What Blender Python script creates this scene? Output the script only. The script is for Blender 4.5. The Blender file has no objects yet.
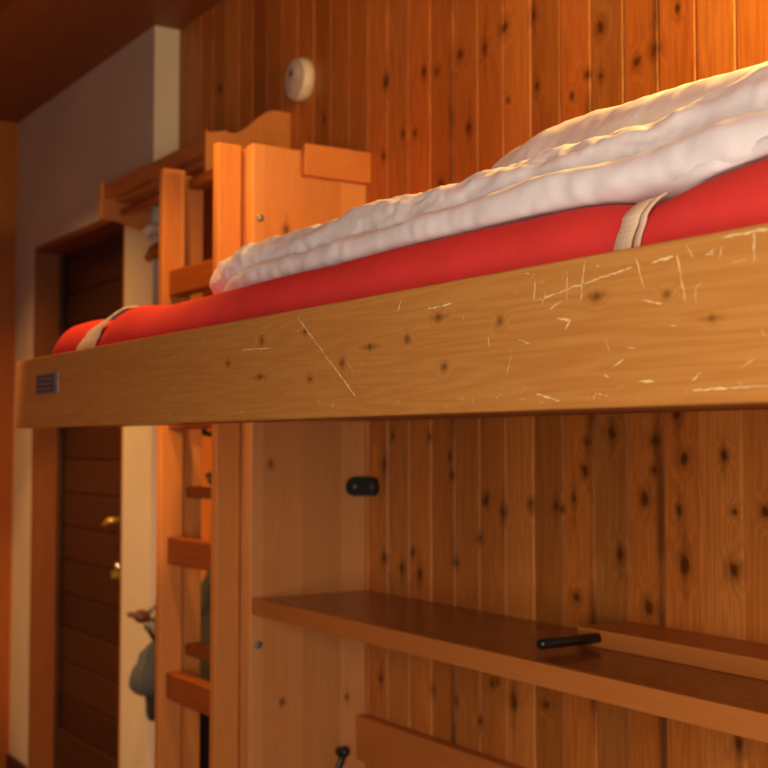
import bpy, bmesh, math, random
from mathutils import Vector, Matrix, noise

R = math.radians
S = bpy.context.scene
C = S.collection
random.seed(7)

# ------------------------------------------------------------------ camera
CAM_H = 1.26
F_PX = 1250.0
PITCH = math.atan(60 / F_PX)
YAW = math.atan(814 / F_PX * math.cos(PITCH))
cam_data = bpy.data.cameras.new('camera')
cam = bpy.data.objects.new('camera', cam_data)
C.objects.link(cam)
cam_data.sensor_width = 36
cam_data.lens = 36 * F_PX / 768
cam_data.clip_start = 0.02
cam_data.dof.use_dof = True
cam_data.dof.focus_distance = 1.35
cam_data.dof.aperture_fstop = 7.5
fwd = Vector((-math.cos(YAW) * math.cos(PITCH), math.sin(YAW) * math.cos(PITCH), math.sin(PITCH)))
cam.location = (0, 0, CAM_H)
cam.rotation_euler = fwd.to_track_quat('-Z', 'Y').to_euler()
S.camera = cam

# ------------------------------------------------------------------ world, lights, exposure
S.view_settings.view_transform = 'Standard'
S.view_settings.look = 'None'
S.view_settings.exposure = 0.0
S.view_settings.gamma = 1.0
S.view_settings.use_curve_mapping = False
S.cycles.use_denoising = True
S.cycles.max_bounces = 6
world = bpy.data.worlds.new('world')
S.world = world
world.use_nodes = True
world.node_tree.nodes['Background'].inputs[0].default_value = (0.02, 0.015, 0.01, 1)
world.node_tree.nodes['Background'].inputs[1].default_value = 0.3


def lamp(name, kind, loc, target, energy, color, size=0.2, size_y=None, spread=None, cone=None, blend=None):
    d = bpy.data.lights.new(name, kind)
    d.energy = energy
    d.color = color
    if kind == 'AREA':
        d.shape = 'RECTANGLE' if size_y else 'DISK'
        d.size = size
        if size_y:
            d.size_y = size_y
        if spread:
            d.spread = spread
    else:
        d.shadow_soft_size = size
    if kind == 'SPOT':
        d.spot_size = cone
        d.spot_blend = blend
    o = bpy.data.objects.new(name, d)
    C.objects.link(o)
    o.location = loc
    o.rotation_euler = (Vector(target) - Vector(loc)).to_track_quat('-Z', 'Y').to_euler()
    return o


# warm wall lamp over the head of the bunk, past the right edge of the frame
lamp('bunk_lamp_light', 'POINT', (-0.55, 1.29, 1.97), (0, 0, 0), 66, (1.0, 0.63, 0.16), 0.05)
# added pale fill light just behind the camera; no window is built
lamp('near_fill_light', 'AREA', (0.28, -0.42, 1.15), (-0.9, 1.1, 1.1), 38, (1.0, 0.85, 0.70), 0.6, 1.2)
# warm fill light added under the ceiling to brighten the end wall
lamp('end_wall_fill_light', 'AREA', (-4.0, 0.70, 2.49), (-4.0, 0.70, 0.0), 18, (1.0, 0.48, 0.13), 0.22, None, R(115))
# added fill spots: above the bunk foot, and onto the partition beside the door
lamp('bunk_foot_fill_light', 'SPOT', (-2.40, 0.84, 2.49), (-2.40, 0.84, 0.0), 72, (1.0, 0.48, 0.12), 0.05, cone=R(84), blend=0.5)
lamp('partition_fill_light', 'SPOT', (-1.5, -0.6, 2.12), (-3.70, 1.45, 0.93), 230, (1.0, 0.53, 0.17), 0.05, cone=R(25), blend=0.22)


# ------------------------------------------------------------------ material helpers
def lin(r, g, b):
    f = lambda c: (c / 255 / 12.92) if c / 255 <= 0.04045 else ((c / 255 + 0.055) / 1.055) ** 2.4
    return (f(r), f(g), f(b), 1)


class NT:
    def __init__(s, name):
        s.mat = bpy.data.materials.new(name)
        s.mat.use_nodes = True
        s.t = s.mat.node_tree
        s.bsdf = s.t.nodes['Principled BSDF']

    def n(s, kind, **kw):
        nd = s.t.nodes.new(kind)
        for k, v in kw.items():
            setattr(nd, k, v)
        return nd

    def put(s, sock, v):
        if isinstance(v, bpy.types.NodeSocket):
            s.t.links.new(v, sock)
        else:
            sock.default_value = v

    def m(s, op, a, b=0.0, c=0.0):
        nd = s.n('ShaderNodeMath', operation=op)
        s.put(nd.inputs[0], a)
        s.put(nd.inputs[1], b)
        s.put(nd.inputs[2], c)
        return nd.outputs[0]

    def vm(s, op, a, b=(0, 0, 0)):
        nd = s.n('ShaderNodeVectorMath', operation=op)
        s.put(nd.inputs[0], a)
        s.put(nd.inputs[1], b)
        return nd.outputs['Value'] if op in ('LENGTH', 'DISTANCE') else nd.outputs['Vector']

    def mix(s, fac, a, b, blend='MIX'):
        nd = s.n('ShaderNodeMix', data_type='RGBA', blend_type=blend)
        s.put(nd.inputs[0], fac)
        s.put(nd.inputs[6], a)
        s.put(nd.inputs[7], b)
        return nd.outputs[2]

    def mr(s, v, a, b, c=0.0, d=1.0, smooth=False):
        nd = s.n('ShaderNodeMapRange')
        if smooth:
            nd.interpolation_type = 'SMOOTHSTEP'
        s.put(nd.inputs[0], v)
        for i, q in enumerate((a, b, c, d)):
            s.put(nd.inputs[i + 1], q)
        return nd.outputs[0]

    def noise(s, vec, scale, detail=2.0, rough=0.5):
        nd = s.n('ShaderNodeTexNoise')
        s.put(nd.inputs['Vector'], vec)
        nd.inputs['Scale'].default_value = scale
        nd.inputs['Detail'].default_value = detail
        nd.inputs['Roughness'].default_value = rough
        return nd.outputs[0]

    def bump(s, h, dist=0.002, strength=0.5):
        nd = s.n('ShaderNodeBump')
        nd.inputs['Strength'].default_value = strength
        nd.inputs['Distance'].default_value = dist
        s.put(nd.inputs['Height'], h)
        s.put(s.bsdf.inputs['Normal'], nd.outputs[0])

    def set(s, **kw):
        for k, v in kw.items():
            s.put(s.bsdf.inputs[k.replace('_', ' ')], v)
        return s.mat


def plain(name, col, rough=0.5, metal=0.0):
    t = NT(name)
    c = t.n('ShaderNodeTexCoord').outputs['Object']
    f = t.noise(c, 40, 2)
    t.set(Base_Color=t.mix(t.mr(f, 0.3, 0.7), [q * 0.88 for q in col[:3]] + [1], [min(1, q * 1.1) for q in col[:3]] + [1]),
          Roughness=rough, Metallic=metal)
    return t.mat


def wood(name, light, dark, grain='Z', rough=0.42, boards=None, knots=None, stain=0.0, auto=0.0,
         spread=0.5, ring=0.5, kr=0.011, spec=0.4, coat=0.0, face='XZ', kop=0.85, seams=None):
    """Pine along one axis. boards = (axis, width, offset); knots = exact (u, v) list on the XZ face."""
    t = NT(name)
    tc = t.n('ShaderNodeTexCoord').outputs['Object']
    info = t.n('ShaderNodeObjectInfo').outputs['Random']
    sep = t.n('ShaderNodeSeparateXYZ')
    t.put(sep.inputs[0], tc)
    ax = {'X': 0, 'Y': 1, 'Z': 2}
    seed = t.m('MULTIPLY', info, 17.0)
    rnd = None
    if boards:
        b = t.m('DIVIDE', t.m('SUBTRACT', sep.outputs[ax[boards[0]]], boards[2]), boards[1])
        idx = t.m('FLOOR', b)
        wn = t.n('ShaderNodeTexWhiteNoise', noise_dimensions='1D')
        t.put(wn.inputs['W'], t.m('ADD', idx, 3.7))
        rnd = wn.outputs['Value']
        wn2 = t.n('ShaderNodeTexWhiteNoise', noise_dimensions='1D')
        t.put(wn2.inputs['W'], t.m('ADD', idx, 91.3))
        rnd2 = wn2.outputs['Value']
        frac = t.m('FRACT', b)
        seed = t.m('ADD', seed, t.m('MULTIPLY', rnd, 40.0))
    cmb = t.n('ShaderNodeCombineXYZ')
    t.put(cmb.inputs[ax[grain]], seed)
    p = t.vm('ADD', tc, cmb.outputs[0])
    sc = [1, 1, 1]
    sc[ax[grain]] = 0.045
    q = t.vm('MULTIPLY', p, tuple(sc))
    # knots
    kd = None
    ks = None
    if knots:
        for i, (u, v) in enumerate(knots):
            rr = random.Random(i * 13 + 5)
            ru = kr * rr.uniform(0.55, 1.15)
            rv = ru * rr.uniform(0.9, 1.5)
            if grain == 'X':
                ru, rv = rv, ru
            o_ = (u, 0, v) if face == 'XZ' else (0, u, v)
            lu, lv = (ru * 6, rv * 1.1) if grain == 'X' else (ru * 1.1, rv * 6)
            v3 = lambda p_, q_: (1 / p_, 0, 1 / q_) if face == 'XZ' else (0, 1 / p_, 1 / q_)
            df = t.vm('SUBTRACT', tc, o_)
            d = t.vm('LENGTH', t.vm('MULTIPLY', df, v3(ru, rv)))
            kd = d if kd is None else t.m('MINIMUM', kd, d)
            if i % 2 == 0:
                d = t.vm('LENGTH', t.vm('MULTIPLY', df, v3(lu, lv)))
                ks = d if ks is None else t.m('MINIMUM', ks, d)
    if auto > 0:
        vs = [5.5, 5.5, 5.5]
        vs[ax[grain]] = 3.2
        vo = t.n('ShaderNodeTexVoronoi')
        t.put(vo.inputs['Vector'], t.vm('MULTIPLY', p, tuple(vs)))
        vo.inputs['Scale'].default_value = 1.0
        keep = t.m('GREATER_THAN', t.n('ShaderNodeSeparateColor').outputs[0], 2)
        sc2 = t.n('ShaderNodeSeparateColor')
        t.put(sc2.inputs[0], vo.outputs['Color'])
        keep = t.m('LESS_THAN', sc2.outputs[0], auto)
        d = t.m('DIVIDE', vo.outputs['Distance'], 0.075)
        d = t.m('ADD', d, t.m('MULTIPLY', t.m('SUBTRACT', 1.0, keep), 20.0))
        kd = d if kd is None else t.m('MINIMUM', kd, d)
    # grain
    warp = t.noise(t.vm('MULTIPLY', p, tuple(0.25 if k == ax[grain] else 1 for k in range(3))), 9, 2)
    rings = t.noise(t.vm('ADD', q, (0, 0, 0)), 26, 3, 0.55)
    r2 = t.m('ADD', t.m('MULTIPLY', rings, 11.0), t.m('MULTIPLY', warp, 3.0))
    if kd is not None:
        r2 = t.m('ADD', r2, t.mr(kd, 0.5, 4.0, 1.6, 0.0))
    band = t.mr(t.m('SINE', t.m('MULTIPLY', r2, 6.283)), -1, 1)
    fine = t.noise(q, 240, 3, 0.6)
    big = t.noise(q, 8, 2, 0.5)
    f = t.m('ADD', t.m('MULTIPLY', band, 0.40 * ring), t.m('ADD', t.m('MULTIPLY', fine, 0.40), t.m('MULTIPLY', big, 0.55)))
    f = t.mr(f, 0.25, 0.95)
    col = t.mix(f, light, dark)
    if rnd is not None:
        k = t.mr(rnd, 0, 1, 1 - spread, 1 + spread * 0.45)
        col = t.mix(1.0, col, t.combine(k) if False else k, 'MULTIPLY')
        warmth = t.mix(rnd2, (1.0, 0.90, 0.80, 1), (1.0, 1.06, 1.12, 1))
        col = t.mix(1.0, col, warmth, 'MULTIPLY')
        for sx in seams or []:
            dd = t.m('SUBTRACT', sx, sep.outputs[0])
            k1 = t.m('MULTIPLY', t.mr(dd, -0.003, 0.002, 0, 1, True), t.mr(dd, 0.004, 0.026, 1, 0, True))
            k2 = t.mr(t.noise(t.vm('ADD', p, (sx, 0, 0)), 5, 3), 0.36, 0.58)
            col = t.mix(t.m('MULTIPLY', k1, t.m('MULTIPLY', k2, 0.8)), col, [c * 0.2 for c in dark[:3]] + [1])
        if stain > 0:
            # resin-dark edges that some boards have
            edge = t.mr(frac, 0.0, 0.16, 1, 0, True)
            on = t.m('GREATER_THAN', rnd2, 1 - stain)
            fade = t.mr(t.noise(p, 2.2, 1), 0.35, 0.6)
            col = t.mix(t.m('MULTIPLY', t.m('MULTIPLY', edge, on), t.m('MULTIPLY', fade, 0.75)), col,
                        [c * 0.22 for c in dark[:3]] + [1])
    if ks is not None:
        sn = t.m('ADD', ks, t.m('MULTIPLY', t.m('SUBTRACT', t.noise(q, 60, 2), 0.5), 1.6))
        col = t.mix(t.mr(sn, 0.1, 1.2, 0.5, 0.0, True), col, [c * 0.5 for c in dark[:3]] + [1])
    if kd is not None:
        kn = t.m('ADD', kd, t.m('MULTIPLY', t.m('SUBTRACT', t.noise(p, 75, 3, 0.65), 0.5), 1.9))
        col = t.mix(t.mr(kn, 0.9, 2.6, 0.45, 0.0, True), col, [c * 0.45 for c in dark[:3]] + [1])
        col = t.mix(t.mr(kn, 0.35, 1.25, kop, 0.0, True), col, [c * 0.19 for c in dark[:3]] + [1])
    t.set(Base_Color=col, Roughness=t.mr(fine, 0.3, 0.7, rough - 0.06, rough + 0.08), Specular_IOR_Level=spec)
    if coat:
        t.set(Coat_Weight=coat, Coat_Roughness=0.3)
    t.bump(t.m('ADD', fine, t.m('MULTIPLY', band, 0.3)), 0.0006, 0.35)
    return t.mat


def plaster(name, col):
    t = NT(name)
    c = t.n('ShaderNodeTexCoord').outputs['Object']
    a = t.noise(c, 160, 3, 0.6)
    b = t.noise(c, 3, 2)
    t.set(Base_Color=t.mix(t.mr(b, 0.3, 0.7), col, [q * 0.9 for q in col[:3]] + [1]), Roughness=0.9, Specular_IOR_Level=0.2)
    t.bump(a, 0.004, 0.6)
    return t.mat


def fabric(name, col, weave=900, rough=0.85, bump=0.0005, sheen=0.2, vary=0.1, bumpstr=0.4):
    t = NT(name)
    c = t.n('ShaderNodeTexCoord').outputs['Object']
    fine = t.noise(c, 700, 2, 0.6)
    w = t.n('ShaderNodeTexWave', wave_type='BANDS', bands_direction='X')
    t.put(w.inputs['Vector'], c)
    w.inputs['Scale'].default_value = weave / 20
    w2 = t.n('ShaderNodeTexWave', wave_type='BANDS', bands_direction='Z')
    t.put(w2.inputs['Vector'], c)
    w2.inputs['Scale'].default_value = weave / 20
    b = t.noise(c, 18, 4)
    h = t.m('ADD', w.outputs['Fac'], w2.outputs['Fac']) if weave else fine
    t.set(Base_Color=t.mix(t.mr(b, 0.3, 0.7), [q * (1 - vary) for q in col[:3]] + [1], [min(1, q * (1 + vary)) for q in col[:3]] + [1]),
          Roughness=rough, Sheen_Weight=sheen, Specular_IOR_Level=0.2)
    t.bump(t.m('ADD', h, t.m('MULTIPLY', b, 2.0)), bump, bumpstr)
    return t.mat


# ------------------------------------------------------------------ mesh helpers
class MB:
    def __init__(s):
        s.bm = bmesh.new()

    def box(s, x0, x1, y0, y1, z0, z1, bev=0.0, seg=2, mi=0):
        t = bmesh.new()
        bmesh.ops.create_cube(t, size=1)
        for v in t.verts:
            v.co = Vector(((x0 + x1) / 2 + v.co.x * (x1 - x0), (y0 + y1) / 2 + v.co.y * (y1 - y0), (z0 + z1) / 2 + v.co.z * (z1 - z0)))
        if bev:
            bmesh.ops.bevel(t, geom=list(t.edges), offset=bev, segments=seg, profile=0.6, affect='EDGES')
        return s.merge(t, mi)

    def merge(s, t, mi=0, mat=None, smooth=False):
        mp = {}
        for v in t.verts:
            mp[v] = s.bm.verts.new(mat @ v.co if mat else v.co)
        for f in t.faces:
            try:
                nf = s.bm.faces.new([mp[v] for v in f.verts])
                nf.material_index = mi
                nf.smooth = smooth or f.smooth
            except ValueError:
                pass
        t.free()
        return s

    def prism(s, pts, axis, a, b, bev=0.0, mi=0):
        """outline in the plane across axis, pushed from a to b"""
        t = bmesh.new()
        def P(u, v, w):
            return {'X': (w, u, v), 'Y': (u, w, v), 'Z': (u, v, w)}[axis]
        v0 = [t.verts.new(P(u, v, a)) for u, v in pts]
        v1 = [t.verts.new(P(u, v, b)) for u, v in pts]
        n = len(pts)
        caps = [t.faces.new(v0), t.faces.new(v1)]
        for i in range(n):
            t.faces.new((v0[i], v0[(i + 1) % n], v1[(i + 1) % n], v1[i]))
        bmesh.ops.recalc_face_normals(t, faces=list(t.faces))
        if bev:
            es = list({e for f in caps for e in f.edges})
            bmesh.ops.bevel(t, geom=es, offset=bev, segments=2, profile=0.6, affect='EDGES')
        return s.merge(t, mi)

    def tube(s, pts, rad, n=10, mi=0, cap=True):
        pts = [Vector(p) for p in pts]
        if not isinstance(rad, (list, tuple)):
            rad = [rad] * len(pts)
        rings = []
        up = Vector((0, 0, 1))
        for i, p in enumerate(pts):
            d = (pts[min(i + 1, len(pts) - 1)] - pts[max(i - 1, 0)]).normalized()
            a = d.cross(up if abs(d.z) < 0.95 else Vector((1, 0, 0))).normalized()
            b = d.cross(a)
            rings.append([s.bm.verts.new(p + (a * math.cos(2 * math.pi * k / n) + b * math.sin(2 * math.pi * k / n)) * rad[i]) for k in range(n)])
        for i in range(len(rings) - 1):
            for k in range(n):
                f = s.bm.faces.new((rings[i][k], rings[i][(k + 1) % n], rings[i + 1][(k + 1) % n], rings[i + 1][k]))
                f.smooth = True
                f.material_index = mi
        if cap:
            for r in (rings[0], rings[-1]):
                f = s.bm.faces.new(r)
                f.material_index = mi
        return s

    def lathe(s, prof, origin, axis, n=32, mi=0, smooth=True):
        """prof = (radius, height) along the axis vector"""
        ax = Vector(axis).normalized()
        a = ax.cross(Vector((0, 0, 1)) if abs(ax.z) < 0.9 else Vector((1, 0, 0))).normalized()
        b = ax.cross(a)
        o = Vector(origin)
        rings = []
        for r, h in prof:
            r = max(r, 1e-4)
            rings.append([s.bm.verts.new(o + ax * h + (a * math.cos(2 * math.pi * k / n) + b * math.sin(2 * math.pi * k / n)) * r) for k in range(n)])
        for i in range(len(rings) - 1):
            for k in range(n):
                f = s.bm.faces.new((rings[i][k], rings[i][(k + 1) % n], rings[i + 1][(k + 1) % n], rings[i + 1][k]))
                f.smooth = smooth
                f.material_index = mi
        for r in (rings[0], rings[-1]):
            f = s.bm.faces.new(r)
            f.material_index = mi
        return s

    def ball(s, c, r, scale=(1, 1, 1), mi=0):
        t = bmesh.new()
        bmesh.ops.create_icosphere(t, subdivisions=3, radius=r)
        for v in t.verts:
            v.co = Vector((v.co.x * scale[0], v.co.y * scale[1], v.co.z * scale[2])) + Vector(c)
        return s.merge(t, mi, smooth=True)

    def build(s, name, mats, parent=None, recalc=True):
        if recalc:
            bmesh.ops.recalc_face_normals(s.bm, faces=list(s.bm.faces))
        me = bpy.data.meshes.new(name)
        s.bm.to_mesh(me)
        s.bm.free()
        for m in (mats if isinstance(mats, (list, tuple)) else [mats]):
            me.materials.append(m)
        o = bpy.data.objects.new(name, me)
        C.objects.link(o)
        if parent:
            put_under(o, parent)
        return o


def put_under(o, p):
    """meshes are written in room coordinates; move them into the parent's frame"""
    off = Vector(p.location)
    q = p.parent
    while q:
        off += Vector(q.location)
        q = q.parent
    o.parent = p
    o.data.transform(Matrix.Translation(-off))


def tag(o, label=None, cat=None, group=None, kind=None):
    if label:
        o['label'] = label
    if cat:
        o['category'] = cat
    if group:
        o['group'] = group
    if kind:
        o['kind'] = kind
    return o


def thing(name, loc, label, cat, group=None):
    o = bpy.data.objects.new(name, None)
    C.objects.link(o)
    o.location = loc
    o.empty_display_size = 0.1
    return tag(o, label, cat, group)


# ------------------------------------------------------------------ materials
WALLK = [(-2.352, 1.215), (-2.316, 1.278), (-2.177, 1.275), (-2.094, 1.194), (-2.101, 1.235), (-1.980, 1.149), (-1.926, 1.127), (-1.841, 1.145), (-1.769, 1.146), (-2.081, 1.018), (-2.211, 0.980), (-2.238, 1.025), (-2.280, 0.990), (-2.352, 1.006), (-2.000, 1.072), (-1.753, 1.141), (-1.684, 1.264), (-1.690, 1.213), (-1.720, 1.162), (-1.714, 0.984), (-1.620, 1.279), (-1.541, 1.169), (-1.514, 1.265), (-1.519, 1.216), (-1.602, 1.068), (-1.536, 0.984), (-1.463, 1.150), (-1.451, 1.235), (-1.452, 1.064), (-1.346, 1.154), (-1.366, 1.241), (-1.349, 1.063), (-1.465, 1.309), (-1.285, 1.157), (-2.364, 0.739), (-2.083, 0.736), (-2.164, 0.745), (-1.963, 0.791), (-2.002, 0.710), (-1.947, 0.796), (-1.895, 0.768), (-1.801, 0.777), (-1.344, 0.796), (-1.916, 2.085), (-1.827, 2.082), (-1.905, 1.936), (-1.816, 1.943), (-1.717, 1.900), (-1.640, 1.918), (-1.550, 1.920), (-1.509, 1.930), (-1.676, 1.931), (-1.978, 2.060), (-1.641, 2.006), (-1.453, 1.986), (-2.062, 2.068), (-2.193, 2.065), (-2.145, 2.053), (-2.275, 1.946), (-2.228, 1.939), (-2.344, 2.082), (-2.356, 1.911), (-2.622, 2.057), (-2.131, 1.809), (-2.032, 1.908), (-3.211, 2.273)]
RAILK = [(-0.782, 1.384), (-0.701, 1.378), (-0.655, 1.355), (-0.912, 1.374), (-1.281, 1.392), (-1.390, 1.389), (-1.395, 1.344), (-1.268, 1.336), (-1.138, 1.365), (-1.066, 1.368), (-1.010, 1.386), (-1.001, 1.336), (-1.486, 1.366), (-1.196, 1.351)]
BW = 0.0838
BO = -1.331
M = {}
M['wall_pine'] = wood('stained_pine_boards', (0.66, 0.245, 0.046, 1), (0.36, 0.100, 0.015, 1), 'Z', 0.42,
                      ('X', BW, BO), WALLK, 0.0, 0.0, 0.26, 0.6, 0.0105, seams=(BO - 4 * BW, BO - 2 * BW, BO - 9 * BW))
M['end_pine'] = wood('end_wall_pine', (0.52, 0.170, 0.030, 1), (0.34, 0.090, 0.014, 1), 'Z', 0.45, ('Y', BW, 0.02), None, 0.2, 0.25, 0.35)
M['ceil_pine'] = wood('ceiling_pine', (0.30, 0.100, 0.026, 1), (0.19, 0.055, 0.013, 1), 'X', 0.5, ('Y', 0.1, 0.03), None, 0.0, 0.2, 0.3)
M['panel_pine'] = wood('pale_pine_panel', (0.66, 0.31, 0.105, 1), (0.50, 0.205, 0.058, 1), 'Z', 0.38, ('Y', 0.098, 1.265 - 1.385), [(1.318 - 1.385, 1.734), (1.313 - 1.385, 0.70), (1.478 - 1.385, 0.692), (1.283 - 1.385, 1.216)], 0.0, 0.0, 0.14, 0.35, 0.008, face='YZ')
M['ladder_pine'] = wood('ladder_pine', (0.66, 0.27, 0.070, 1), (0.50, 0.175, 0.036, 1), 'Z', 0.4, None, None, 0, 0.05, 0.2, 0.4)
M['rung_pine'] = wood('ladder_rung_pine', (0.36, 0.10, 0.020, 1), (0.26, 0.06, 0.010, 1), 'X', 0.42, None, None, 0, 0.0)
M['rack_pine'] = wood('rack_pine', (0.62, 0.24, 0.065, 1), (0.45, 0.145, 0.030, 1), 'X', 0.42, None, None, 0, 0.15)
M['rack_end_pine'] = wood('rack_end_pine', (0.60, 0.24, 0.065, 1), (0.46, 0.15, 0.034, 1), 'Z', 0.42, None, None, 0, 0.1)
M['rail_pine'] = wood('varnished_bunk_rail_pine', (0.54, 0.262, 0.066, 1), (0.40, 0.158, 0.031, 1), 'X', 0.30, None, [(u + 1.4, v - 1.29) for u, v in RAILK], 0, 0.0, 0.2, 0.5, 0.0040, 0.5, 0.35, kop=0.5)
M['frame_pine'] = wood('bunk_frame_pine', (0.40, 0.14, 0.04, 1), (0.28, 0.085, 0.02, 1), 'X', 0.5)
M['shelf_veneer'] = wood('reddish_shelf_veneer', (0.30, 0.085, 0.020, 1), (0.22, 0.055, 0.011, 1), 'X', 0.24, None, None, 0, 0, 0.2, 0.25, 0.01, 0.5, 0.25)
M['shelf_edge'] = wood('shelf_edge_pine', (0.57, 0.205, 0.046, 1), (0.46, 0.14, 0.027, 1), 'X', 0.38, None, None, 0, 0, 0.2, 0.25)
M['cleat_pine'] = wood('wall_cleat_pine', (0.58, 0.20, 0.045, 1), (0.47, 0.145, 0.028, 1), 'X', 0.38, None, None, 0, 0, 0.2, 0.25)
M['jamb_wood'] = wood('door_lining_wood', (0.26, 0.085, 0.018, 1), (0.17, 0.045, 0.008, 1), 'Z', 0.5)
M['door_wood'] = wood('dark_door_planks', (0.060, 0.020, 0.008, 1), (0.030, 0.010, 0.004, 1), 'X', 0.5, ('Z', 0.1245, 0.083), None, 0, 0, 0.3)
M['floor_wood'] = wood('dark_floor_boards', (0.20, 0.09, 0.04, 1), (0.12, 0.05, 0.02, 1), 'X', 0.45, ('Y', 0.12, 0.0), None, 0, 0, 0.3)
M['scratch'] = plain('bare_scratched_wood', (0.76, 0.56, 0.27, 1), 0.6)
M['plaster'] = plaster('white_plaster', (0.61, 0.54, 0.46, 1))
M['red'] = fabric('red_mattress_fabric', (0.66, 0.044, 0.038, 1), 0, 0.9, 0.0004, 0.0, 0.06)
M['white_cotton'] = fabric('white_cotton_duvet', (0.74, 0.73, 0.73, 1), 0, 0.85, 0.0006, 0.15, 0.02, 0.3)
M['strap'] = fabric('cream_strap_webbing', (0.62, 0.50, 0.34, 1), 1200, 0.8, 0.0005, 0.1, 0.1)
M['black'] = plain('black_plastic', (0.012, 0.014, 0.014, 1), 0.35)
M['black_metal'] = plain('black_painted_metal', (0.010, 0.014, 0.016, 1), 0.28)
M['grey_metal'] = plain('dull_grey_metal', (0.22, 0.22, 0.22, 1), 0.4, 0.6)
M['bright_metal'] = plain('bright_steel', (0.85, 0.82, 0.75, 1), 0.2, 1.0)
M['brass'] = plain('brass', (0.72, 0.45, 0.10, 1), 0.35, 0.6)
M['label'] = plain('grey_label_plate', (0.20, 0.19, 0.19, 1), 0.35, 0.3)
M['label_dark'] = plain('label_print', (0.045, 0.045, 0.055, 1), 0.5)
M['cream_plastic'] = plain('cream_plastic', (0.70, 0.58, 0.46, 1), 0.45)
M['blue_grey'] = fabric('blue_grey_cloth', (0.06, 0.07, 0.085, 1), 600, 0.9, 0.001)
M['dim_cloth'] = fabric('dark_blue_grey_cloth', (0.02, 0.022, 0.026, 1), 600, 0.9, 0.001)
M['dark_cloth'] = fabric('black_cloth', (0.012, 0.012, 0.014, 1), 600, 0.9, 0.001)
M['peg_wood'] = plain('brown_turned_wood', (0.10, 0.03, 0.012, 1), 0.4)
M['peg_orange'] = plain('orange_turned_wood', (0.42, 0.12, 0.025, 1), 0.4)

# ------------------------------------------------------------------ the room
XL, XR, YF, YW, YP, H = -4.875, 1.65, -2.2, 1.53, 1.45, 2.525


def struct(name, mb, mats):
    o = mb.build(name, mats)
    o['kind'] = 'structure'
    return o


struct('floor', MB().box(XL - 0.1, XR + 0.1, YF - 0.1, YW + 0.35, -0.1, 0.0), M['floor_wood'])
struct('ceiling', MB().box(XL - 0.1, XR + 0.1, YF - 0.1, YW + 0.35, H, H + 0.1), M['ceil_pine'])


def board_wall(name, axis, a, b, off, face, back, mat, sgn):
    """vertical tongue-and-groove boards with V grooves; profile pushed up from floor to ceiling"""
    pts = []
    k0 = math.floor((a - off) / BW) - 1
    x = a
    pts.append((a, face))
    k = k0
    while off + k * BW < b:
        s = off + k * BW
        if s - 0.004 > a and s + 0.004 < b:
            pts += [(s - 0.0034, face), (s - 0.0009, face + sgn * 0.005), (s + 0.0009, face + sgn * 0.005), (s + 0.0034, face)]
        k += 1
    pts += [(b, face), (b, back), (a, back)]
    if axis == 'Y':
        pts = [(v, u) for u, v in pts]
    mb = MB().prism(pts, 'Z', 0.0, H)
    return struct(name, mb, mat)


board_wall('wall_right', 'X', -3.50, XR + 0.1, BO, YW, YW + 0.12, M['wall_pine'], 1)
board_wall('wall_left', 'Y', YF - 0.1, YW + 0.35, 0.02, XL, XL - 0.1, M['end_pine'], -1)
struct('wall_front', MB().box(XL - 0.1, XR + 0.1, YF - 0.1, YF, 0, H), M['end_pine'])
struct('wall_rear', MB().box(XR, XR + 0.1, YF, YW, 0, H), M['end_pine'])
# white plastered partition with the door opening
DX0, DX1, DH = -4.655, -3.728, 2.0
wb = MB()
wb.box(XL, DX0, YP, 1.80, 0, H)
wb.box(DX1, -3.50, YP, 1.80, 0, H)
wb.box(DX0, DX1, YP, 1.80, DH, H)
wb.box(DX0, DX1, 1.66, 1.80, 0, DH)
struct('wall_back', wb, M['plaster'])
struct('baseboard_back', MB().box(XL + 0.001, DX0 - 0.002, YP - 0.014, YP, 0, 0.07, 0.003), M['door_wood'])

# door in the partition
door = thing('door_1', (-4.18, 1.555, 0), None, None)
door['kind'] = 'structure'
jm = MB()
jm.box(DX0 - 0.0, DX0 + 0.02, YP + 0.002, 1.655, 0, DH - 0.02)
jm.box(DX1 - 0.02, DX1, YP + 0.002, 1.655, 0, DH - 0.02)
jm.box(DX0, DX1, YP + 0.002, 1.655, DH - 0.02, DH)
jm.build('door_frame', M['jamb_wood'], door)
st = MB()
st.box(DX0 + 0.02, DX0 + 0.045, 1.542, 1.556, 0.0, DH - 0.02, 0.002)
st.box(DX1 - 0.045, DX1 - 0.02, 1.542, 1.556, 0.0, DH - 0.02, 0.002)
st.build('door_stop', M['door_wood'], door)
pl = [(1.560, 0.004), (1.600, 0.004), (1.600, DH - 0.022)]
zz = []
z = 0.083
prof = [(1.560, 0.004)]
while z < DH - 0.03:
    prof += [(1.560, z - 0.006), (1.567, z), (1.560, z + 0.006)]
    z += 0.1245
prof += [(1.560, DH - 0.022), (1.600, DH - 0.022), (1.600, 0.004)]
leaf = MB().prism(prof, 'X', DX0 + 0.022, DX1 - 0.022)
leaf.box(DX0 + 0.047, DX1 - 0.047, 1.546, 1.560, 0.004, 0.205, 0.004)
leaf.build('door_leaf', M['door_wood'], door)
hd = MB()
hd.box(-4.030, -3.992, 1.550, 1.5605, 0.80, 1.13, 0.004)
hd.build('handle_plate', M['black_metal'], door)
lv = MB().tube([(-4.000, 1.552, 1.006), (-4.000, 1.520, 1.006), (-4.006, 1.513, 1.004), (-4.055, 1.513, 0.985)], [0.009, 0.009, 0.011, 0.009])
tag(lv.build('door_handle', M['brass'], door), 'brass lever handle')
MB().lathe([(0.0, 0.0), (0.014, 0.0), (0.015, 0.010), (0.010, 0.018), (0.0, 0.020)], (-4.000, 1.551, 0.852), (0, -1, 0)).build('lock_cylinder', M['bright_metal'], door)
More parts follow.
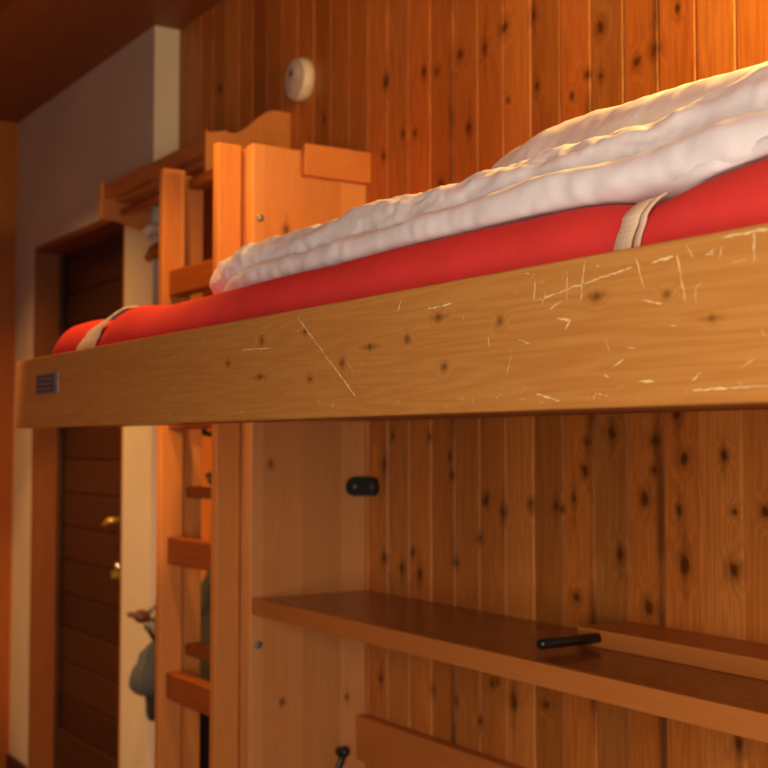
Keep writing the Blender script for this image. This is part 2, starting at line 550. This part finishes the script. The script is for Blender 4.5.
MB().box(-4.002, -3.998, 1.522, 1.550, 0.815, 0.838, 0.001).build('key', M['brass'], door)

# ------------------------------------------------------------------ fixed side panel of the bunk niche
panel = thing('side_panel', (-2.44, 1.385, 0), 'pale pine side panel standing beside the ladder at the bunk foot', 'panel')
MB().box(-2.458, -2.425, 1.234, YW, 0.0, 1.918, 0.006, 3).build('board', M['panel_pine'], panel)
MB().box(-2.425, -2.404, 1.354, YW - 0.001, 1.858, 1.930, 0.003).build('cleat_block', M['rack_pine'], panel)
for zz_ in (1.754, 0.828):
    MB().lathe([(0.0, 0.0), (0.0085, 0.0), (0.0085, 0.003), (0.006, 0.005), (0.0, 0.005)], (-2.4255, 1.254, zz_), (1, 0, 0), 20).build('plug_cap', M['grey_metal'], panel)
lev = MB().tube([(-2.424, 1.458, 0.575), (-2.404, 1.457, 0.576), (-2.402, 1.450, 0.56), (-2.404, 1.422, 0.50), (-2.404, 1.405, 0.46)], [0.011, 0.011, 0.008, 0.006, 0.006])
lev.ball((-2.402, 1.458, 0.578), 0.012)
tag(lev.build('latch_lever', M['black'], panel), 'black latch lever')

# corner bracket where the panel meets the boarded wall
br = thing('corner_bracket', (-2.40, 1.50, 1.14), 'black rounded corner bracket joining pine side panel to wall under the bunk', 'bracket')


def half_pill(l, h, n=10):
    pts = [(0, -h / 2)]
    for i in range(n + 1):
        a = -math.pi / 2 + math.pi * i / n
        pts.append((l - h / 2 + math.cos(a) * h / 2, math.sin(a) * h / 2))
    pts.append((0, h / 2))
    return pts


ZB = 1.164
MB().prism([(YW - u, ZB + v) for u, v in half_pill(0.058, 0.044)], 'X', -2.425, -2.414, 0.003).build('panel_plate', M['black'], br)
MB().prism([(-2.425 + u, ZB + v) for u, v in half_pill(0.056, 0.044)], 'Y', YW, YW - 0.011, 0.003).build('wall_plate', M['black'], br)
MB().lathe([(0, 0), (0.006, 0), (0.005, 0.003), (0, 0.003)], (-2.4145, 1.492, ZB), (1, 0, 0), 16).build('screw', M['grey_metal'], br)
MB().lathe([(0, 0), (0.006, 0), (0.005, 0.003), (0, 0.003)], (-2.385, YW - 0.0105, ZB), (0, -1, 0), 16).build('screw', M['grey_metal'], br)

# lower cleat on the wall
tag(MB().box(-2.424, -0.40, 1.500, YW, 0.552, 0.650, 0.004).build('wall_cleat', M['cleat_pine']),
    'long low pine board fixed flat along the plank wall below the shelf', 'board')

# ------------------------------------------------------------------ shelf
shelf = thing('shelf', (-1.4, 1.385, 0.895), 'reddish brown wooden shelf fixed along the plank wall under the bunk', 'shelf')
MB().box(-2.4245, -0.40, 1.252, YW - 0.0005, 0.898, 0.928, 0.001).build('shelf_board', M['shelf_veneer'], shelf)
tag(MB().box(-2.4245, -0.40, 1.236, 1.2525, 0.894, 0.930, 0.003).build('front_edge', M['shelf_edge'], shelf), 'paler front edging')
MB().box(-1.585, -0.40, 1.415, YW - 0.001, 0.9282, 0.957, 0.002).build('batten', [M['shelf_edge']], shelf)
pg = MB().tube([(-1.535, 1.418, 0.944), (-1.535, 1.30, 0.944), (-1.535, 1.291, 0.944)], [0.0085, 0.0085, 0.0072], 16)
tag(pg.build('support_peg', M['black_metal'], shelf), 'black peg')

# ------------------------------------------------------------------ fold-down bunk
X0, X1 = -2.418, -0.40
bed = thing('bunk_bed', (-1.4, 1.1, 1.29), 'varnished pine wall bunk with a long scratched side rail', 'bed')
SCR = [((-1.299, 1.411), (-1.167, 1.312)), ((-1.444, 1.381), (-1.359, 1.378)), ((-1.029, 1.396), (-0.988, 1.398)), ((-0.818, 1.410), (-0.819, 1.382)), ((-0.796, 1.417), (-0.801, 1.382)), ((-0.861, 1.407), (-0.863, 1.388)), ((-0.863, 1.387), (-0.812, 1.395), (-0.739, 1.404)), ((-0.735, 1.412), (-0.725, 1.384)), ((-0.690, 1.408), (-0.681, 1.370)), ((-0.680, 1.415), (-0.672, 1.402)), ((-0.613, 1.416), (-0.614, 1.392)), ((-0.671, 1.380), (-0.671, 1.367)), ((-0.644, 1.415), (-0.600, 1.4155)), ((-0.747, 1.338), (-0.736, 1.338)), ((-0.763, 1.324), (-0.750, 1.329)), ((-0.771, 1.347), (-0.765, 1.335)), ((-0.886, 1.355), (-0.868, 1.350)), ((-0.929, 1.361), (-0.929, 1.351)), ((-0.861, 1.305), (-0.828, 1.297)), ((-0.676, 1.301), (-0.602, 1.302)), ((-0.614, 1.322), (-0.628, 1.316)), ((-0.733, 1.311), (-0.716, 1.310)), ((-0.717, 1.405), (-0.693, 1.407)), ((-0.826, 1.385), (-0.842, 1.379)), ((-0.728, 1.376), (-0.706, 1.371)), ((-0.831, 1.370), (-0.815, 1.367), (-0.821, 1.359)), ((-0.666, 1.315), (-0.676, 1.308)), ((-0.846, 1.396), (-0.852, 1.383)), ((-0.895, 1.346), (-0.903, 1.323)), ((-0.635, 1.395), (-0.621, 1.396)), ((-1.184, 1.351), (-1.172, 1.339)), ((-1.076, 1.410), (-1.084, 1.398))]
rng = random.Random(3)
for i in range(120):
    x = -0.5 - rng.random() ** 1.6 * 1.5
    z = rng.choice([1.296 + rng.random() * 0.01, 1.300 + rng.random() * 0.112, 1.395 + rng.random() * 0.02])
    a = rng.uniform(0, 6.28)
    l = rng.uniform(0.003, 0.012)
    z2 = min(1.416, max(1.295, z + l * math.sin(a)))
    SCR.append(((x, z), (x + l * math.cos(a), z2)))
rail = MB()
RY = 0.722
rail.box(X0, X1, RY, RY + 0.028, 1.290, 1.4205, 0.0035, 3)
for si, pl_ in enumerate(SCR):
    w = 0.0011 if si < 32 else rng.uniform(0.0003, 0.0008)
    w *= rng.uniform(0.5, 1.2)
    # each scratch becomes a ragged sliver of bare wood
    dense = []
    for (ax_, az_), (bx_, bz_) in zip(pl_, pl_[1:]):
        L = math.hypot(bx_ - ax_, bz_ - az_)
        n = max(2, int(L / 0.004))
        for k in range(n):
            dense.append((ax_ + (bx_ - ax_) * k / n, az_ + (bz_ - az_) * k / n))
    dense.append(pl_[-1])
    rows = []
    for k, (x, z) in enumerate(dense):
        p0 = dense[max(k - 1, 0)]
        p1 = dense[min(k + 1, len(dense) - 1)]
        dx, dz = p1[0] - p0[0], p1[1] - p0[1]
        L = math.hypot(dx, dz) or 1
        nx, nz = -dz / L, dx / L
        ww = w * rng.uniform(0.15, 1.0) * (0.25 if k in (0, len(dense) - 1) else 1)
        j = rng.uniform(-0.0006, 0.0006)
        rows.append((rail.bm.verts.new((x + nx * (ww + j), RY - 0.00012, z + nz * (ww + j))),
                     rail.bm.verts.new((x - nx * (ww - j), RY - 0.00012, z - nz * (ww - j)))))
    for k in range(len(rows) - 1):
        f = rail.bm.faces.new((rows[k][0], rows[k][1], rows[k + 1][1], rows[k + 1][0]))
        f.material_index = 1
rail.build('side_rail', [M['rail_pine'], M['scratch']], bed)
MB().box(X0 + 0.012, X1, RY + 0.028, 0.908, 1.294, 1.312, 0.003).build('under_ledge', M['frame_pine'], bed)
MB().box(X0 + 0.03, X1 - 0.03, RY + 0.0285, 1.495, 1.3125, 1.324).build('base_panel', M['frame_pine'], bed)
for xa, xb in ((X0, X0 + 0.026), (X1 - 0.026, X1)):
    MB().box(xa, xb, RY + 0.0285, 1.494, 1.3125, 1.400, 0.003).build('end_board', M['frame_pine'], bed)
MB().box(X0, X1, 1.4955, YW, 1.3125, 1.415, 0.003).build('rear_rail', M['frame_pine'], bed)
lp = MB().box(-2.290, -2.166, RY - 0.002, RY, 1.350, 1.388, 0.0008)
lpo = lp.build('label_plate', M['label'], bed)
tag(lpo, 'small grey label plate')
bars = MB()
bars.box(-2.284, -2.186, RY - 0.0026, RY - 0.0018, 1.354, 1.384, 0, mi=0)
for z in (1.360, 1.369, 1.378):
    bars.box(-2.276, -2.196, RY - 0.0031, RY - 0.0024, z - 0.0018, z + 0.0018, mi=1)
bars.build('printed_field', [M['label_dark'], M['label']], lpo)

# ------------------------------------------------------------------ mattress
MX0, MX1 = -2.365, -0.43
STRAPS = (-2.105, -0.793)


def pinch(x):
    p = 0.0
    for s in STRAPS:
        p += math.exp(-((x - s) / 0.05) ** 2)
    return p


def mat_section(x, n=64):
    """closed outline (y, z) of the mattress at x, with an extra outset"""
    e = min(1.0, (x - MX0) / 0.085, (MX1 - x) / 0.085)
    e = max(e, 0.0)
    rnd = math.sqrt(max(0.0, 1 - (1 - e) ** 2.4))
    p = pinch(x)
    y0, y1 = 0.758, 1.470
    z0 = 1.3245
    z1 = 1.487 - 0.010 * p + 0.006 * noise.noise((x * 3, 2.2, 0)) + 0.007 * math.exp(-((x + 0.62) / 0.1) ** 2) + 0.008 * math.exp(-((x + 1.99) / 0.07) ** 2)
    f0 = y0 + 0.004 * p
    cy, cz = (f0 + y1) / 2, (z0 + z1) / 2
    hy, hz = (y1 - f0) / 2, (z1 - z0) / 2
    r = 0.060
    pts = []
    for k in range(n):
        a = 2 * math.pi * k / n
        ca, sa = math.cos(a), math.sin(a)
        # rounded rectangle by corner + arc
        y = math.copysign(hy - r, ca) + r * ca
        z = math.copysign(hz - r, sa) + r * sa
        bulge = 1.0
        pts.append((cy + y * (0.94 + 0.06 * rnd) * bulge, z0 + (cz - z0 + z) * (0.30 + 0.70 * rnd) + 0.0))
    return pts


def mat_top(x, y):
    sec = mat_section(x)
    zt = max(q[1] for q in sec)
    yl = min(q[0] for q in sec)
    d = y - yl
    r = 0.060
    if d >= r:
        return zt
    if d <= 0:
        return zt - r
    return zt - r + math.sqrt(max(0, r * r - (r - d) ** 2))


mt = MB()
xs = []
N = 150
for i in range(N + 1):
    xs.append(MX0 + (MX1 - MX0) * i / N)
xs = sorted(set(xs + [MX0 + d for d in (0.001, 0.003, 0.006, 0.018)] + [MX1 - d for d in (0.001, 0.003, 0.006)]))
prev = None
for x in xs:
    ring = []
    for y, z in mat_section(x):
        nz = 0.0015 * noise.noise((x * 9, y * 9, z * 9))
        ring.append(mt.bm.verts.new((x, y - nz, z + nz if z > 1.34 else z)))
    if prev:
        for k in range(len(ring)):
            f = mt.bm.faces.new((prev[k], prev[(k + 1) % len(ring)], ring[(k + 1) % len(ring)], ring[k]))
            f.smooth = True
    else:
        mt.bm.faces.new(ring)
    prev = ring
mt.bm.faces.new(prev)
tag(mt.build('mattress', M['red']), 'red mattress lying on the bunk behind the scratched side rail', 'mattress')


# straps round the mattress
def strap(label, xa, lean, widths, out, ymax=1.35):
    mb = MB()
    off = 0.0
    for w in widths:
        prev = None
        pts = mat_section(xa, 96)
        # path: up the front face, over the top corner and back across the top
        path = [(q, k) for k, q in enumerate(pts) if (q[1] > 1.405 and q[0] < min(ymax, 1.1)) or (q[1] > 1.46 and q[0] < ymax)]
        path.sort(key=lambda e: (e[0][0] if e[0][1] > 1.46 else 0.0) + e[0][1])
        n = len(path)
        for i, (q, ki) in enumerate(path):
            t = i / (n - 1)
            cx = xa + off + lean * min(1.0, t * 1.25)
            row = []
            for u, s_ in ((0, 0.75), (0.08, 1), (0.92, 1), (1, 0.75)):
                y, z = mat_section(cx + u * w, 96)[ki]
                dy = -out if y < 0.80 else 0
                dz = out if z > 1.45 else 0
                row.append(mb.bm.verts.new((cx + u * w, y + dy * s_, z + dz * s_)))
            if prev:
                for k in range(3):
                    f = mb.bm.faces.new((prev[k], prev[k + 1], row[k + 1], row[k]))
                    f.smooth = True
            prev = row
        off += w + 0.0035
    o = mb.build('mattress_strap', M['strap'])
    sm = o.modifiers.new('thickness', 'SOLIDIFY')
    sm.thickness = 0.0018
    tag(o, label, 'strap', None)
    return o


strap('cream webbing strap round the left end of the red mattress', STRAPS[0] - 0.065, 0.07, (0.075,), 0.0065)
strap('cream double strap round the red mattress at right below the duvet', STRAPS[1] - 0.007, 0.0, (0.022, 0.009), 0.0055, 0.80)

# ------------------------------------------------------------------ duvet: lower layer, puckered roll along the front, upper fold
dv = MB()


def interp(tab, x):
    if x <= tab[0][0]:
        return tab[0][1:]
    for a, b in zip(tab, tab[1:]):
        if x <= b[0]:
            t = (x - a[0]) / (b[0] - a[0])
            t = t * t * (3 - 2 * t)
            return tuple(a[i] + (b[i] - a[i]) * t for i in range(1, len(a)))
    return tab[-1][1:]


def lobe(xa, xb, tab, nx, nt, disp, cap=0.08, e=2.0, blunt=2.2):
    prev = None
    for i in range(nx + 1):
        t = i / nx
        x = xa + (xb - xa) * t
        cy, cz, ry, rz = interp(tab, x)
        d = min(x - xa, xb - x) / cap
        k = 1.0 if d >= 1 else max(0.02, (1 - (1 - d) ** blunt)) ** (1 / blunt)
        ring = []
        for j in range(nt):
            a = 2 * math.pi * j / nt
            ca, sa = math.cos(a), math.sin(a)
            y = math.copysign(abs(ca) ** (2 / e), ca) * ry * k
            z = math.copysign(abs(sa) ** (2 / e), sa) * rz * k
            dn = disp(x, a, cy + y, cz + z) * min(1.0, k * 1.2)
            zz_ = cz + z + sa * dn
            xx, yy = x + 0.25 * dn, cy + y + ca * dn
            ring.append(dv.bm.verts.new((xx, yy, max(zz_, mat_top(xx, yy) + 0.003))))
        if prev:
            for j in range(nt):
                f = dv.bm.faces.new((prev[j], prev[(j + 1) % nt], ring[(j + 1) % nt], ring[j]))
                f.smooth = True
        else:
            dv.bm.faces.new(ring)
        prev = ring
    dv.bm.faces.new(prev)


def ridged(v):
    return 1 - abs(noise.noise(v)) * 2


def mod(x, sd):
    return 0.25 + 0.75 * max(0.0, min(1.0, 0.5 + 1.3 * noise.noise((x * 4.3, sd, 2.7))))


def turb(v, o=4):
    return noise.fractal(v, 0.6, 2.1, o)


def d_low(x, a, y, z):
    return 0.008 * turb((x * 6 + 3 * y, y * 7 + 2 * z, 3.0 + z * 8)) + mod(x, 1.0) * 0.003 * ridged((x * 8 + 6 * y, y * 6, 9.1)) - 0.004


def d_roll(x, a, y, z):
    w = x + 0.030 * math.sin(a * 1.1) + 0.05 * noise.noise((x * 5, a * 0.8, 2.0))
    return 0.007 * turb((w * 8, a * 1.1, 1.0), 3) + mod(x, 5.0) * 0.0035 * ridged((w * 9, a * 1.0, 4.0)) - 0.002 + 0.0022 * turb((w * 32, a * 2.2, 6.0), 3)


def d_up(x, a, y, z):
    q = noise.noise((x * 2.2 + y * 4.0, y * 9 - x * 2.5, z * 6))
    return 0.012 * q + 0.005 * ridged((x * 3.5 + y * 8, y * 9 - x * 5, z * 12)) - 0.003 + 0.0015 * turb((x * 30, y * 30, z * 30), 3)


#        x      cy    cz     ry     rz
lobe(-1.93, -0.42, [(-1.93, 1.04, 1.500, 0.16, 0.028), (-1.6, 1.10, 1.505, 0.28, 0.034), (-1.0, 1.11, 1.508, 0.31, 0.040), (-0.42, 1.11, 1.513, 0.31, 0.048)], 260, 72, d_low, 0.16, 3.0)
lobe(-1.955, -0.43, [(-1.95, 0.93, 1.530, 0.045, 0.032), (-1.7, 0.895, 1.530, 0.050, 0.041), (-1.2, 0.885, 1.534, 0.046, 0.038), (-0.86, 0.885, 1.537, 0.044, 0.037), (-0.74, 0.92, 1.548, 0.066, 0.054), (-0.43, 0.93, 1.550, 0.08, 0.056)], 420, 48, d_roll, 0.14, 2.1)
lobe(-1.33, -0.44, [(-1.33, 1.15, 1.580, 0.17, 0.084), (-1.15, 1.15, 1.585, 0.19, 0.088), (-0.95, 1.16, 1.584, 0.21, 0.088), (-0.75, 1.16, 1.574, 0.21, 0.084), (-0.44, 1.16, 1.566, 0.21, 0.080)], 220, 90, d_up, 0.075, 2.4, 3.0)
# a loose edge that curls up at the front on the right
lobe(-0.86, -0.45, [(-0.86, 0.86, 1.494, 0.03, 0.010), (-0.72, 0.845, 1.498, 0.04, 0.016), (-0.62, 0.84, 1.504, 0.045, 0.024), (-0.45, 0.835, 1.506, 0.05, 0.028)], 120, 36,
     lambda x, a, y, z: 0.007 * noise.noise((x * 10, a, 5.0)) + mod(x, 8.0) * 0.005 * ridged((x * 15, a, 8.0)), 0.12, 2.2)
tag(dv.build('duvet', M['white_cotton'], recalc=True), 'crumpled white duvet folded in layers along the top of the red mattress', 'duvet')


# ------------------------------------------------------------------ two ladders stacked at the foot of the bunk
def ladder(label, y0, y1, xl, xr, top, rungs, rung_h, dep):
    t = thing('ladder', ((xl + xr) / 2, (y0 + y1) / 2, 0), label, 'ladder', 'pine ladders at the bunk foot')
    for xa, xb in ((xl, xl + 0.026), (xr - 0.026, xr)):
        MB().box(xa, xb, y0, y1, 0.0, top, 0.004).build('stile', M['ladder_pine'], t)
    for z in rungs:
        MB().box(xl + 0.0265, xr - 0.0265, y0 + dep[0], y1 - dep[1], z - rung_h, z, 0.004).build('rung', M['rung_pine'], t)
    return t


ladder('front pine ladder, its thick rungs showing left of the side panel', 1.168, 1.226, -2.786, -2.459, 1.918,
       [1.672, 1.357, 1.042, 0.727, 0.412], 0.062, (0.016, 0.006))
ladder('rear pine ladder, its second post and thin rungs visible behind the front ladder', 1.231, 1.286, -2.812, -2.4605, 1.912,
       [1.905, 1.532, 1.158, 0.784, 0.410], 0.026, (0.012, 0.004))

# ------------------------------------------------------------------ hat rack on the wall behind the ladders
rack = thing('hat_rack', (-3.15, YW, 1.92), 'pine hat rack with wavy end brackets on the wall above the ladders', 'rack')
wavy = [(1.292, 1.925), (1.300, 1.922), (1.345, 1.922), (1.40, 1.908), (1.445, 1.898), (YW, 1.895), (YW, 2.108)]
for i in range(15):
    t = i / 14
    y = 1.515 - t * (1.515 - 1.30)
    s = max(0.0, min(1.0, (y - 1.36) / 0.125))
    zt = 2.034 + 0.006 * math.cos(t * 9) * (1 if s < 0.01 else 0) + 0.076 * (s * s * (3 - 2 * s))
    wavy.append((y, zt))
wavy.append((1.292, 2.038))
for x in (-2.812, -3.538):
    yb = YW if x > -3 else 1.4485
    MB().prism([(min(y, yb), z) for y, z in wavy if y <= yb or z < 1.9 or z > 2.1], 'X', x, x + 0.022, 0.003).build('bracket', M['rack_end_pine'], rack)
MB().box(-3.516, -2.812, 1.300, 1.320, 1.985, 2.022, 0.003).build('front_slat', M['rack_pine'], rack)
for y in (1.335, 1.385, 1.435, 1.485):
    MB().box(-3.516 if y < 1.41 else -3.497, -2.812, y, y + 0.038, 1.972, 1.986, 0.002).build('shelf_slat', M['rack_pine'], rack)
MB().tube([(-3.516, 1.362, 1.948), (-2.812, 1.362, 1.948)], 0.011, 14).build('hanging_rod', M['rack_pine'], rack)

# smoke detector
sd = thing('smoke_detector', (-2.722, YW, 2.177), 'round cream smoke detector on the plank wall above the side panel', 'detector')
MB().lathe([(0, 0), (0.055, 0), (0.055, 0.012), (0.052, 0.026), (0.047, 0.030), (0.044, 0.029), (0.036, 0.032), (0.020, 0.035), (0, 0.0355)], (-2.722, YW, 2.177), (0, -1, 0), 48).build('housing', M['cream_plastic'], sd)
MB().lathe([(0, 0), (0.0085, 0), (0.0085, 0.003), (0, 0.0035)], (-2.725, YW - 0.0335, 2.190), (0, -1, 0), 20).build('sensor_opening', M['label_dark'], sd)

# ------------------------------------------------------------------ pegs and hung things between the rack and the partition
def corner_peg(label, zc, knob_mat, plate_mat, knob, arms):
    t = thing('coat_peg', (-3.49, 1.49, zc), label, 'peg')
    MB().box(-3.4995, -3.485, 1.465, 1.515, zc - 0.05, zc + 0.05, 0.005).build('back_plate', plate_mat, t)
    for a in arms:
        MB().tube(a[0], a[1], 10).build('arm', a[2], t)
    if knob:
        kb = MB()
        c, d, prof_ = knob
        kb.lathe(prof_, c, d, 20)
        kb.build('knob', knob_mat, t)
    return t


corner_peg('upper coat peg with cream tip beneath the hat rack left of the ladder', 1.86, M['peg_orange'], M['peg_orange'],
           ((-3.46, 1.448, 1.84), (0.2, -0.75, -0.7), [(0, 0), (0.018, 0.0), (0.020, 0.02), (0.012, 0.04), (0.014, 0.05), (0, 0.056)]),
           [([(-3.487, 1.49, 1.875), (-3.46, 1.45, 1.898), (-3.45, 1.42, 1.896), (-3.44, 1.398, 1.878)], [0.012, 0.018, 0.017, 0.010], M['cream_plastic']),
            ([(-3.487, 1.49, 1.855), (-3.465, 1.455, 1.845)], [0.014, 0.016], M['peg_orange'])])
corner_peg('lower coat peg with brown pointed knob and curved wire arms beside the ladder', 0.755, M['peg_wood'], M['peg_wood'],
           ((-3.45, 1.425, 0.755), (0, -0.95, 0.22), [(0, 0), (0.012, 0.0), (0.020, 0.014), (0.019, 0.030), (0.009, 0.044), (0.008, 0.06), (0, 0.070)]),
           [([(-3.487, 1.485, 0.790), (-3.45, 1.462, 0.803), (-3.44, 1.440, 0.794), (-3.445, 1.420, 0.762)], [0.006, 0.006, 0.006, 0.006], M['grey_metal']),
            ([(-3.487, 1.49, 0.745), (-3.455, 1.45, 0.747), (-3.45, 1.41, 0.752)], [0.007, 0.007, 0.007], M['grey_metal']),
            ([(-3.487, 1.485, 0.720), (-3.45, 1.46, 0.688), (-3.44, 1.44, 0.692), (-3.445, 1.412, 0.735)], [0.006, 0.006, 0.006, 0.006], M['black_metal'])])


def cloth(name, rows, mat, parent=None, seed=0.0, amp=0.006, nt=28):
    """hung cloth: rows of (z, cx, cy, rx, ry)"""
    mb = MB()
    prev = None
    for z, cx, cy, rx, ry in rows:
        ring = []
        for j in range(nt):
            a = 2 * math.pi * j / nt
            d = 1 + amp / max(min(rx, ry), 0.004) * (noise.noise((math.cos(a) * 2.2 + seed, math.sin(a) * 2.2, z * 5)) + 0.5 * math.sin(a * 7 + z * 9))
            ring.append(mb.bm.verts.new((cx + math.cos(a) * rx * d, cy + math.sin(a) * ry * d, z)))
        if prev:
            for j in range(nt):
                f = mb.bm.faces.new((prev[j], prev[(j + 1) % nt], ring[(j + 1) % nt], ring[j]))
                f.smooth = True
        else:
            mb.bm.faces.new(ring)
        prev = ring
    mb.bm.faces.new(prev)
    return mb.build(name, mat, parent)


bag = thing('cloth_bag', (-3.43, 1.42, 0.46), 'blue-grey cloth bag hanging below the wire peg left of the ladder', 'bag')
cloth('bag_body', [(0.685, -3.44, 1.445, 0.012, 0.010), (0.672, -3.44, 1.437, 0.02, 0.020), (0.655, -3.44, 1.425, 0.022, 0.030), (0.63, -3.44, 1.420, 0.025, 0.030),
                   (0.61, -3.435, 1.412, 0.03, 0.040), (0.585, -3.435, 1.408, 0.032, 0.044), (0.56, -3.435, 1.406, 0.032, 0.042), (0.545, -3.435, 1.412, 0.026, 0.034), (0.535, -3.435, 1.42, 0.018, 0.024)], M['blue_grey'], bag, 1.3, 0.005)
cloth('bag_base', [(0.548, -3.435, 1.440, 0.020, 0.020), (0.53, -3.435, 1.440, 0.026, 0.024), (0.48, -3.435, 1.440, 0.026, 0.024), (0.462, -3.435, 1.440, 0.018, 0.018)], M['dark_cloth'], bag, 4.2, 0.002)

# dark jacket and its peg on the wood wall, seen in the gap between the ladder posts
hk = thing('coat_hook', (-3.15, YW, 1.20), 'small black double coat hook on the wood wall behind the ladders', 'hook')
MB().box(-3.165, -3.135, YW - 0.012, YW + 0.0005, 1.15, 1.33, 0.004).build('back_plate', M['black_metal'], hk)
MB().tube([(-3.15, YW - 0.01, 1.30), (-3.15, 1.49, 1.285), (-3.15, 1.462, 1.29), (-3.15, 1.452, 1.32)], [0.010, 0.009, 0.009, 0.012]).build('upper_prong', M['black_metal'], hk)
MB().tube([(-3.15, YW - 0.01, 1.18), (-3.15, 1.50, 1.155), (-3.15, 1.480, 1.155), (-3.15, 1.472, 1.18)], [0.009, 0.008, 0.008, 0.010]).build('lower_prong', M['black_metal'], hk)
jk = thing('jacket', (-3.15, 1.46, 0.45), 'dark jacket with blue-grey collar hanging in shadow behind the ladders', 'jacket')
cloth('jacket_body', [(0.83, -3.15, 1.475, 0.03, 0.02), (0.815, -3.15, 1.470, 0.09, 0.03), (0.78, -3.15, 1.468, 0.14, 0.036), (0.65, -3.15, 1.466, 0.15, 0.040), (0.50, -3.15, 1.466, 0.155, 0.042), (0.36, -3.15, 1.466, 0.16, 0.042), (0.35, -3.15, 1.466, 0.15, 0.035)], M['dark_cloth'], jk, 2.0, 0.006, 40)
cloth('collar', [(0.93, -3.135, 1.505, 0.012, 0.012), (0.91, -3.135, 1.490, 0.03, 0.022), (0.87, -3.132, 1.476, 0.05, 0.028), (0.83, -3.13, 1.470, 0.055, 0.030), (0.80, -3.13, 1.466, 0.05, 0.03)], M['dim_cloth'], jk, 5.0, 0.004)
cloth('sleeve', [(0.62, -3.10, 1.440, 0.03, 0.02), (0.60, -3.10, 1.425, 0.035, 0.028), (0.45, -3.105, 1.418, 0.034, 0.028), (0.32, -3.105, 1.418, 0.03, 0.026), (0.31, -3.105, 1.418, 0.022, 0.02)], M['dim_cloth'], jk, 7.0, 0.003)
